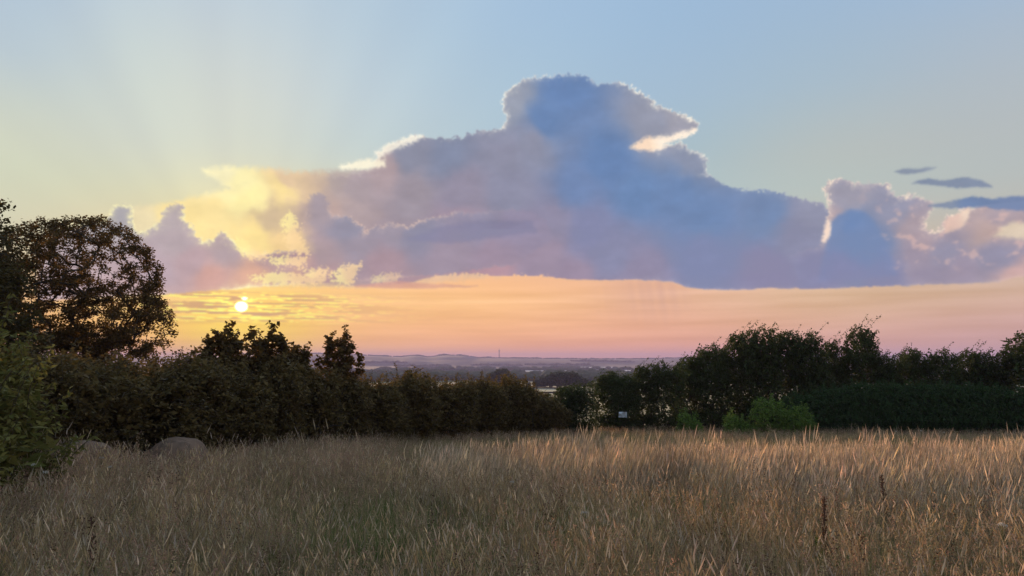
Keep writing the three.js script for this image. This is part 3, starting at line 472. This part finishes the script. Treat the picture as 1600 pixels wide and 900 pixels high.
// ------------------------------------------------------------------ the valley: copses, far woods, mast
const copseShapes = [0, 1].map((k) => grow({ seed: 90 + k, stems: [[0, 0, 3.5]], ends: 120, shell: 0.55, leaves: 9, len: 1.0, wid: 0.8, spread: 0.7, tints: [[0.035, 0.05, 0.018], [0.06, 0.07, 0.025]], bark: BARKC, tip: 0.04, maxR: 0.4, minY: 1, fill: 260, blobs: [[0, 6.4, 0, 4.6, 5.2, 4.4], [2.2, 5, 0.5, 3, 3.4, 3], [-2.4, 5.4, 0, 3, 3.6, 3]] }));
{
  const rnd = mulberry(9);
  const put = (list, r0, group, label, wk) => list.forEach(([az, el], k) => {
    const r = r0 * (1 + 0.03 * (rnd() - 0.5)), p = spot(az, r), h = heightAt(el, r, p), g = plant('copse_tree', 'trunk', 'crown', p, rnd() * 6.28, copseShapes[k % 2], { label, category: 'tree', group });
    g.scale.set((h / 11.6) * wk, h / 11.6, (h / 11.6) * wk);
  });
  put([[1.27,-1.7], [1.86,-1.46], [2.44,-1.22], [2.93,-1.02], [3.42,-0.87], [4.01,-0.83], [4.54,-0.87], [5.02,-1.12], [5.51,-1.36], [5.99,-1.6], [2.2,-1.56], [3.66,-1.36], [4.78,-1.45]], 585, 'trees of the dark copse', 'dark round tree in the copse beyond the pale field', 1.1);
  put([[6.71,-1.59], [7.29,-1.5], [7.87,-1.59], [8.44,-1.44], [9.01,-1.58], [6.33,-1.74], [9.59,-1.53]], 760, 'trees of the valley hedgerow', 'small dark tree in the row right of the copse', 1.5);
  put([[-1.17,-0.78], [-0.78,-0.58], [-0.15,-1.07], [0.29,-1.27], [-1.56,-0.97]], 600, 'trees left of the copse', 'dark tree in the valley peeping over the left hedge', 1.0);
  put([[1.27,-2.38], [1.76,-2.28], [3.31,-2.37], [3.9,-2.23], [4.38,-2.18], [4.92,-2.32], [2.83,-2.57]], 330, 'trees below the pale field', 'round dark tree on the near side of the pale field', 1.1);
}
{
  const g = new THREE.IcosahedronGeometry(1, 2), q = g.attributes.position;
  for (let k = 0; k < q.count; k++) { const x = q.getX(k), y = q.getY(k), z = q.getZ(k), f = 1 + 0.35 * noise(x * 2.3 + 4, y * 2.3 + z * 3); q.setXYZ(k, x * f, y * f * 0.9, z * f); }
  g.computeVertexNormals();
  const rnd = mulberry(10), spots = [];
  for (let k = 0; k < 1900; k++) { const az = -24 + 62 * rnd(), r = 4985 / Math.cos(rad(az)) + 30 * rnd(); spots.push([az, r + 60 * rnd(), 3 + 5 * rnd() * (0.6 + noise(az * 1.4, 2))]); }
  for (let k = 0; k < 70; k++) {                           // hedges and small woods across the valley and the hillside
    const az0 = -24 + 60 * rnd(), r0 = 900 * Math.pow(5, rnd()), n = 8 + Math.floor(rnd() * 26), slope = (rnd() - 0.5) * 60;
    for (let j = 0; j < n; j++) { const r = r0 + slope * (j / n) + rnd() * 12; spots.push([az0 + (j * 11 / r) * 57.3, r, 4 + 5 * rnd()]); }
  }
  const im = new THREE.InstancedMesh(g, std([0.045, 0.055, 0.022]), spots.length), m = new THREE.Matrix4();
  spots.forEach(([az, r, s], k) => { const [x, z] = at(az, r); m.compose(new THREE.Vector3(x, ground(x, z) + s * 0.55, z), new THREE.Quaternion().setFromAxisAngle(UPV, rnd() * 6.28), new THREE.Vector3(s * 1.2, s, s * 1.2)); im.setMatrixAt(k, m); });
  shade(tag(im, 'distant_woodland', { kind: 'stuff', label: 'far woods and hedges on the valley floor and hill crest', category: 'woodland' }));
}
{ // radio mast on the far crest
  const [az] = [-0.98, 0.29], p = spot(az, 4960), g = new THREE.Group(); g.position.set(...p);
  const metal = std([0.12, 0.11, 0.12]);
  const add = (name, geo, y) => { const m = new THREE.Mesh(geo, metal); m.name = name; m.position.y = y; g.add(m); };
  add('shaft', new THREE.CylinderGeometry(2.2, 3.4, 52, 10), 26);
  add('antenna_drum', new THREE.CylinderGeometry(4.2, 4.2, 9, 12), 50);
  add('spike', new THREE.CylinderGeometry(0.5, 1.2, 12, 8), 60);
  shade(tag(g, 'radio_mast', { label: 'thin mast standing on the crest of the far hills', category: 'mast' }));
}
console.log('valley', performance.now() | 0);

// ------------------------------------------------------------------ two mounds at the foot of the left hedge
function mound(az, el, r, w, seed, label) {
  const p = spot(az, r), h = heightAt(el, r, p), s = new Soup(), nu = 40, nv = 14;
  for (let j = 0; j <= nv; j++) for (let i = 0; i < nu; i++) {
    const a = (i / nu) * 6.2832, t = (j / nv) * 1.57, c = Math.cos(t), q = Math.sin(t), n = 1 + 0.3 * 0.33 * fbm(c * Math.cos(a) * 1.1 + seed * 5, c * Math.sin(a) * 1.1 + q * 0.6, 4);
    const k = 0.85 + 0.6 * fbm(Math.cos(a) * 5 + seed, t * 7 + Math.sin(a) * 5, 4);
    s.v(w * Math.pow(c, 0.8) * Math.cos(a) * n, h * q * n - 0.05, 0.8 * w * Math.pow(c, 0.8) * Math.sin(a) * n, 0, 1, 0, [0.22 * k, 0.13 * k, 0.08 * k]);
  }
  for (let j = 0; j < nv; j++) for (let i = 0; i < nu; i++) { const q = j * nu + i, e = j * nu + ((i + 1) % nu); s.tri(q, q + nu, e + nu); s.tri(q, e + nu, e); }
  const g = s.geo(); g.computeVertexNormals();
  const m = new THREE.Mesh(g, std([1, 1, 1], { vertexColors: true, side: THREE.DoubleSide })); m.position.set(...p);
  shade(tag(m, 'earth_mound', { label, category: 'mound' }));
}
mound(-29.64, -5.07, 15.6, 0.8, 1, 'grey-brown mound beside the bush at the left edge');
mound(-23.85, -5.33, 17.9, 0.9, 2, 'rounded grey-brown mound at the hedge foot, farther from the left edge');

// ------------------------------------------------------------------ the meadow
function blade(s, rnd, x, z, h, w, lean, dir, col, seg = 3) {
  const cx = Math.cos(dir), cz = Math.sin(dir), f = rnd() * 6.28, wx = Math.cos(f) * w / 2, wz = Math.sin(f) * w / 2; let last = -1;
  for (let k = 0; k <= seg; k++) {
    const t = k / seg, o = lean * t * t, px = x + cx * o, pz = z + cz * o, py = h * (t - 0.22 * lean * t * t), k1 = k === seg ? 0.12 : 1 - 0.35 * t;
    const a = s.v(px - wx * k1, py, pz - wz * k1, -wz / w * 2, 0.25, wx / w * 2, col), b = s.v(px + wx * k1, py, pz + wz * k1, -wz / w * 2, 0.25, wx / w * 2, col);
    if (last >= 0) { s.tri(last, last + 1, b); s.tri(last, b, a); }
    last = a;
  }
  return [x + cx * lean, h * (1 - 0.22 * lean), z + cz * lean];
}
function spike(s, p, q, r, col, sides = 4) {               // spindle from p to q
  const m = [mix(p[0], q[0], 0.4), mix(p[1], q[1], 0.4), mix(p[2], q[2], 0.4)];
  limb(s, p, m, r * 0.45, r, sides, col); limb(s, m, q, r, r * 0.15, sides, col);
}
const tone = (rnd, c, v = 0.25) => { const k = 1 - v + 2 * v * rnd(); return [c[0] * k, c[1] * k, c[2] * k]; };
const GREEN = [0.14, 0.19, 0.045], STRAW = [0.56, 0.41, 0.22], PALE = [0.78, 0.62, 0.43], BROWN = [0.46, 0.27, 0.175], RUST = [0.11, 0.055, 0.032];
const around = (rnd, w) => [(rnd() - 0.5) * w, (rnd() - 0.5) * w];
const tufts = {
  green: (s, rnd) => { for (let k = 0; k < 34; k++) blade(s, rnd, ...around(rnd, 0.2), 0.2 + 0.36 * rnd(), 0.0045, 0.03 + 0.16 * rnd() * rnd(), rnd() * 6.28, tone(rnd, rnd() < 0.72 ? GREEN : STRAW, 0.35)); },
  straw: (s, rnd) => {
    for (let k = 0; k < 14; k++) blade(s, rnd, ...around(rnd, 0.2), 0.22 + 0.3 * rnd(), 0.004, 0.03 + 0.18 * rnd() * rnd(), rnd() * 6.28, tone(rnd, rnd() < 0.25 ? GREEN : STRAW, 0.35));
    for (let k = 0; k < 12; k++) { const d = rnd() * 6.28, l = 0.02 + 0.11 * rnd() * rnd(), p = blade(s, rnd, ...around(rnd, 0.22), 0.4 + 0.32 * rnd(), 0.0026, l, d, tone(rnd, STRAW, 0.35)), hl = 0.05 + 0.06 * rnd(); spike(s, p, [p[0] + Math.cos(d) * hl * 0.4, p[1] + hl * 0.85, p[2] + Math.sin(d) * hl * 0.4], 0.0042, tone(rnd, rnd() < 0.7 ? STRAW : PALE, 0.3)); }
  },
  brown: (s, rnd) => {                                      // loose drooping panicles
    for (let k = 0; k < 12; k++) blade(s, rnd, ...around(rnd, 0.2), 0.2 + 0.26 * rnd(), 0.004, 0.03 + 0.16 * rnd() * rnd(), rnd() * 6.28, tone(rnd, rnd() < 0.28 ? GREEN : STRAW, 0.35));
    for (let k = 0; k < 10; k++) {
      const d = rnd() * 6.28, p = blade(s, rnd, ...around(rnd, 0.22), 0.38 + 0.27 * rnd(), 0.0025, 0.02 + 0.1 * rnd() * rnd(), d, tone(rnd, [0.36, 0.26, 0.16], 0.3)), c = tone(rnd, rnd() < 0.65 ? BROWN : STRAW, 0.35);
      for (let j = 0; j < 11; j++) { const t = rnd(); leaf(s, rnd, p[0] + (rnd() - 0.5) * 0.045 * (1 - t), p[1] - 0.02 + t * 0.12, p[2] + (rnd() - 0.5) * 0.045 * (1 - t), 0.018, 0.0065, c, 0.3); }
    }
  },
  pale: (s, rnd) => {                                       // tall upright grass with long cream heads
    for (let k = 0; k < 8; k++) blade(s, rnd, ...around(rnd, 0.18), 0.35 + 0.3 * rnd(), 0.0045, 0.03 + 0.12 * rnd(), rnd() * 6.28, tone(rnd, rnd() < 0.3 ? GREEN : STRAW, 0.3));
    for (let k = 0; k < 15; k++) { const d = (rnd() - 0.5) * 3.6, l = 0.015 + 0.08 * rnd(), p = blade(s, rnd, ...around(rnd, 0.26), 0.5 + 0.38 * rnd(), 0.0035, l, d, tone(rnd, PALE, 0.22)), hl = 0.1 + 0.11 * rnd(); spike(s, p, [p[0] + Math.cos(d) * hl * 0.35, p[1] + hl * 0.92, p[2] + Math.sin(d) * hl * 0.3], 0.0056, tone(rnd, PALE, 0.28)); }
  },
  dark: (s, rnd) => {                                       // dead seed stalks
    for (let k = 0; k < 2; k++) { const d = rnd() * 6.28, l = 0.03 + 0.1 * rnd(), p = blade(s, rnd, ...around(rnd, 0.12), 0.45 + 0.3 * rnd(), 0.004, l, d, tone(rnd, RUST)); for (let j = 0; j < 16; j++) { const t = rnd(); leaf(s, rnd, p[0] + (rnd() - 0.5) * 0.02, p[1] - 0.1 + t * 0.14, p[2] + (rnd() - 0.5) * 0.02, 0.02, 0.009, tone(rnd, RUST), 0); } }
  },
};
{
  const kinds = Object.keys(tufts), V = 3, put = {};
  for (const k of kinds) put[k] = Array.from({ length: V }, () => []);
  const rnd = mulberry(2024);
  const sow = (r0, r1, perM2, halfAz) => {
    const n = Math.round(perM2 * rad(halfAz) * (r1 * r1 - r0 * r0));
    for (let k = 0; k < n; k++) {
      const r = Math.sqrt(mix(r0 * r0, r1 * r1, rnd())), az = (rnd() * 2 - 1) * halfAz, [x, z] = at(az, r), d = -z, t = x / Math.max(1, d);
      const wob = fbm(x * 0.22, z * 0.22, 3);
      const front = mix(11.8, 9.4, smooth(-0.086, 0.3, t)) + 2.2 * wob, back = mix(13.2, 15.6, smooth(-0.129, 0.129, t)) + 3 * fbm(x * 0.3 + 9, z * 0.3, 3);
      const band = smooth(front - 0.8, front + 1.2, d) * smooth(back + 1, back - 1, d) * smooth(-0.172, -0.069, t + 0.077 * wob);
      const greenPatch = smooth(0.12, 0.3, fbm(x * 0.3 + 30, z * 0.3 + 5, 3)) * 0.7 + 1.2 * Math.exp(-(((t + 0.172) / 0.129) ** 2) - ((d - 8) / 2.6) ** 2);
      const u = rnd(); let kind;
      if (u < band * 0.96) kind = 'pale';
      else if (rnd() < greenPatch * 0.62 || rnd() < 0.05) kind = 'green';
      else if (d > back) kind = rnd() < 0.6 ? 'brown' : rnd() < 0.75 ? 'green' : 'straw';
      else if (t < -0.137 && d > 9) kind = rnd() < 0.7 ? 'brown' : 'straw';
      else kind = rnd() < 0.5 ? 'straw' : rnd() < 0.82 ? 'brown' : rnd() < 0.5 ? 'dark' : 'green';
      const s = (kind === 'pale' ? 0.8 + 0.3 * rnd() : 0.8 + 0.4 * rnd()) * (1 + 0.15 * wob) * (d > back && kind !== 'pale' ? 0.8 : 1) * (rnd() < 0.06 ? 1.2 : 1) * (1 + 0.32 * smooth(-0.08, -0.2, t) * smooth(8.5, 12, d));
      put[kind][Math.floor(rnd() * V)].push([x, ground(x, z) - 0.01, z, s, rnd() * 6.28, (0.72 + 0.5 * rnd()) * (1 + 0.45 * fbm(x * 0.7 + 3, z * 0.7, 3)), rnd(), rnd()]);
    }
  };
  sow(0.8, 4, 60, 60); sow(4, 12, 75, 44); sow(12, 24, 55, 43); sow(24, 44, 26, 42);
  const mat = leafMat({ transmission: 0.5, roughness: 0.95 });
  const about = { green: ['meadow_grass', 'green grass growing through the meadow'], straw: ['straw_grass', 'straw-coloured grass with slim seed heads across the meadow'], brown: ['brown_seed_grass', 'brownish grass with loose seed heads across the meadow'], pale: ['tall_pale_grass', 'tall cream grass in the bright band across the meadow'], dark: ['dead_stalk', 'dark dead seed stalks scattered through the meadow'] };
  const m = new THREE.Matrix4(), q = new THREE.Quaternion(), e = new THREE.Euler(), c = new THREE.Color();
  for (const k of kinds) for (let v = 0; v < V; v++) {
    const s = new Soup(), r2 = mulberry(900 + v * 13 + k.length), list = put[k][v]; tufts[k](s, r2);
    const im = new THREE.InstancedMesh(s.geo(), mat, list.length);
    list.forEach(([x, y, z, sc, turn, tint, a, b], n) => {
      e.set((a - 0.5) * 0.22, k === 'pale' ? (turn - 3.14) * 0.35 : turn, (b - 0.5) * 0.22 - (k === 'pale' ? 0.05 : 0)); q.setFromEuler(e);
      m.compose(new THREE.Vector3(x, y, z), q, new THREE.Vector3(sc, sc, sc)); im.setMatrixAt(n, m);
      im.setColorAt(n, c.setRGB(tint, tint * (0.96 + 0.08 * a), tint * (0.92 + 0.16 * b)));
    });
    shade(tag(im, about[k][0], { kind: 'stuff', label: about[k][1], category: 'grass' }));
  }
  console.log('tufts', Object.values(put).flat().map((l) => l.length).join(' '));
}
// tall single stalks in front of the left hedge
{
  const one = (az, el, r, lean, label) => {
    const p = spot(az, r), h = heightAt(el, r, p), rnd = mulberry(Math.round(az * 100 + 9000)), g = new THREE.Group(); g.position.set(...p);
    const a = new Soup(), b = new Soup(), top = blade(a, rnd, 0, 0, h * 0.9, 0.007, lean, lean < 0 ? 3.14 : 3.3, [0.5, 0.38, 0.22], 5);
    spike(b, [top[0], top[1] - 0.02, top[2]], [top[0] - 0.05, top[1] + h * 0.14, top[2]], 0.011, [0.6, 0.46, 0.28], 5);
    for (const [s, n] of [[a, 'stem'], [b, 'seed_head']]) { const m = new THREE.Mesh(s.geo(), LEAF); m.name = n; g.add(m); }
    shade(tag(g, 'grass_stalk', { label, category: 'grass stalk' }));
  };
  one(-14.19, -4.36, 15, 0.12, 'tallest pale grass stalk, leaning left before the left hedge');
  one(-13.6, -4.46, 15.2, 0.03, 'upright pale grass stalk right beside the tallest one');
  one(-14.67, -5.45, 14.6, 0.2, 'shorter bowed grass stalk left of the tallest one');
  one(-11.77, -5.38, 14.8, -0.06, 'pale grass stalk standing alone right of the tall pair');
}
// dock plants with dark rusty heads
{
  const rnd = mulberry(61), s = new Soup(), hd = new Soup(), lf = new Soup(); let p = [0, 0, 0];
  for (let k = 0; k < 6; k++) { const q = [p[0] + (rnd() - 0.5) * 0.03, p[1] + 0.14, p[2] + (rnd() - 0.5) * 0.03]; limb(s, p, q, 0.006, 0.005, 5, RUST); if (k > 1) for (let j = 0; j < 46; j++) { const a = rnd() * 6.28, w = 0.035 * (1 - (k - 2) * 0.17); leaf(hd, rnd, mix(p[0], q[0], rnd()) + Math.cos(a) * w * rnd(), mix(p[1], q[1], rnd()), p[2] + Math.sin(a) * w * rnd(), 0.022, 0.016, tone(rnd, RUST), 0); } p = q; }
  for (let k = 0; k < 6; k++) leaf(lf, rnd, 0, 0.04 + 0.06 * k, 0, 0.22, 0.06, tone(rnd, GREEN), -0.5);
  const g = new THREE.Group();
  for (const [q, n, m] of [[s, 'stem', BARK], [hd, 'seed_head', LEAF], [lf, 'leaf', LEAF]]) { const o = new THREE.Mesh(q.geo(), m); o.name = n; g.add(o); }
  const list = [[22.09,-9.42,7.4], [26.05,-7.73,9.5], [22.48,-10.15,7.2], [-28.77,-10.12,6.6]];
  list.sort((a, b) => a[0] - b[0]).forEach(([az, el, r], k) => { const o = k ? g.clone() : g, q = spot(az, r); o.position.set(...q); o.rotation.y = k * 1.7; const h = heightAt(el, r, q) / 0.84; o.scale.set(h * 1.1, h, h * 1.1); shade(tag(o, 'dock_plant', { label: ORD[k] + ' dark rusty dock stalk in the meadow, counted from the left', category: 'plant', group: 'dock plants in the meadow' })); });
}
// white umbels
{
  const rnd = mulberry(62), s = new Soup(), f = new Soup();
  limb(s, [0, 0, 0], [0.01, 0.62, 0.01], 0.004, 0.003, 4, [0.14, 0.16, 0.06]);
  for (let k = 0; k < 14; k++) { const a = rnd() * 6.28, r = 0.07 * Math.sqrt(rnd()), q = [0.01 + Math.cos(a) * r, 0.72 - r * 0.25, 0.01 + Math.sin(a) * r]; limb(s, [0.01, 0.62, 0.01], q, 0.0018, 0.0012, 3, [0.14, 0.16, 0.06]); for (let j = 0; j < 7; j++) leaf(f, rnd, q[0] + (rnd() - 0.5) * 0.02, q[1], q[2] + (rnd() - 0.5) * 0.02, 0.014, 0.012, [0.6, 0.55, 0.47], 0); }
  const g = new THREE.Group();
  for (const [q, n] of [[s, 'stem'], [f, 'flower_head']]) { const o = new THREE.Mesh(q.geo(), LEAF); o.name = n; g.add(o); }
  const list = [[-31.62,-7.01,10.5], [-32.27,-6.49,11.5], [-28.4,-6.33,12.5], [-27.92,-6.94,11.5], [0,-8.96,9.5], [32.69,-10.03,6.4], [24.79,-4.9,27], [26.95,-4.77,28], [28.48,-4.66,28], [29.77,-4.69,27], [5.51,-11.05,7]];
  list.sort((a, b) => a[0] - b[0]).forEach(([az, el, r], k) => { const o = k ? g.clone() : g, q = spot(az, r); o.position.set(...q); o.rotation.y = k * 2.1; const h = heightAt(el, r, q) / 0.73, w = 0.36 + 0.08 * (k % 3); o.scale.set(w, h, w); shade(tag(o, 'white_umbel', { label: ORD[k] + ' small whitish flower umbel in the meadow, counted from the left', category: 'flower', group: 'white umbels in the meadow' })); });
}
console.log('done', performance.now() | 0);
renderer.render(scene, camera);
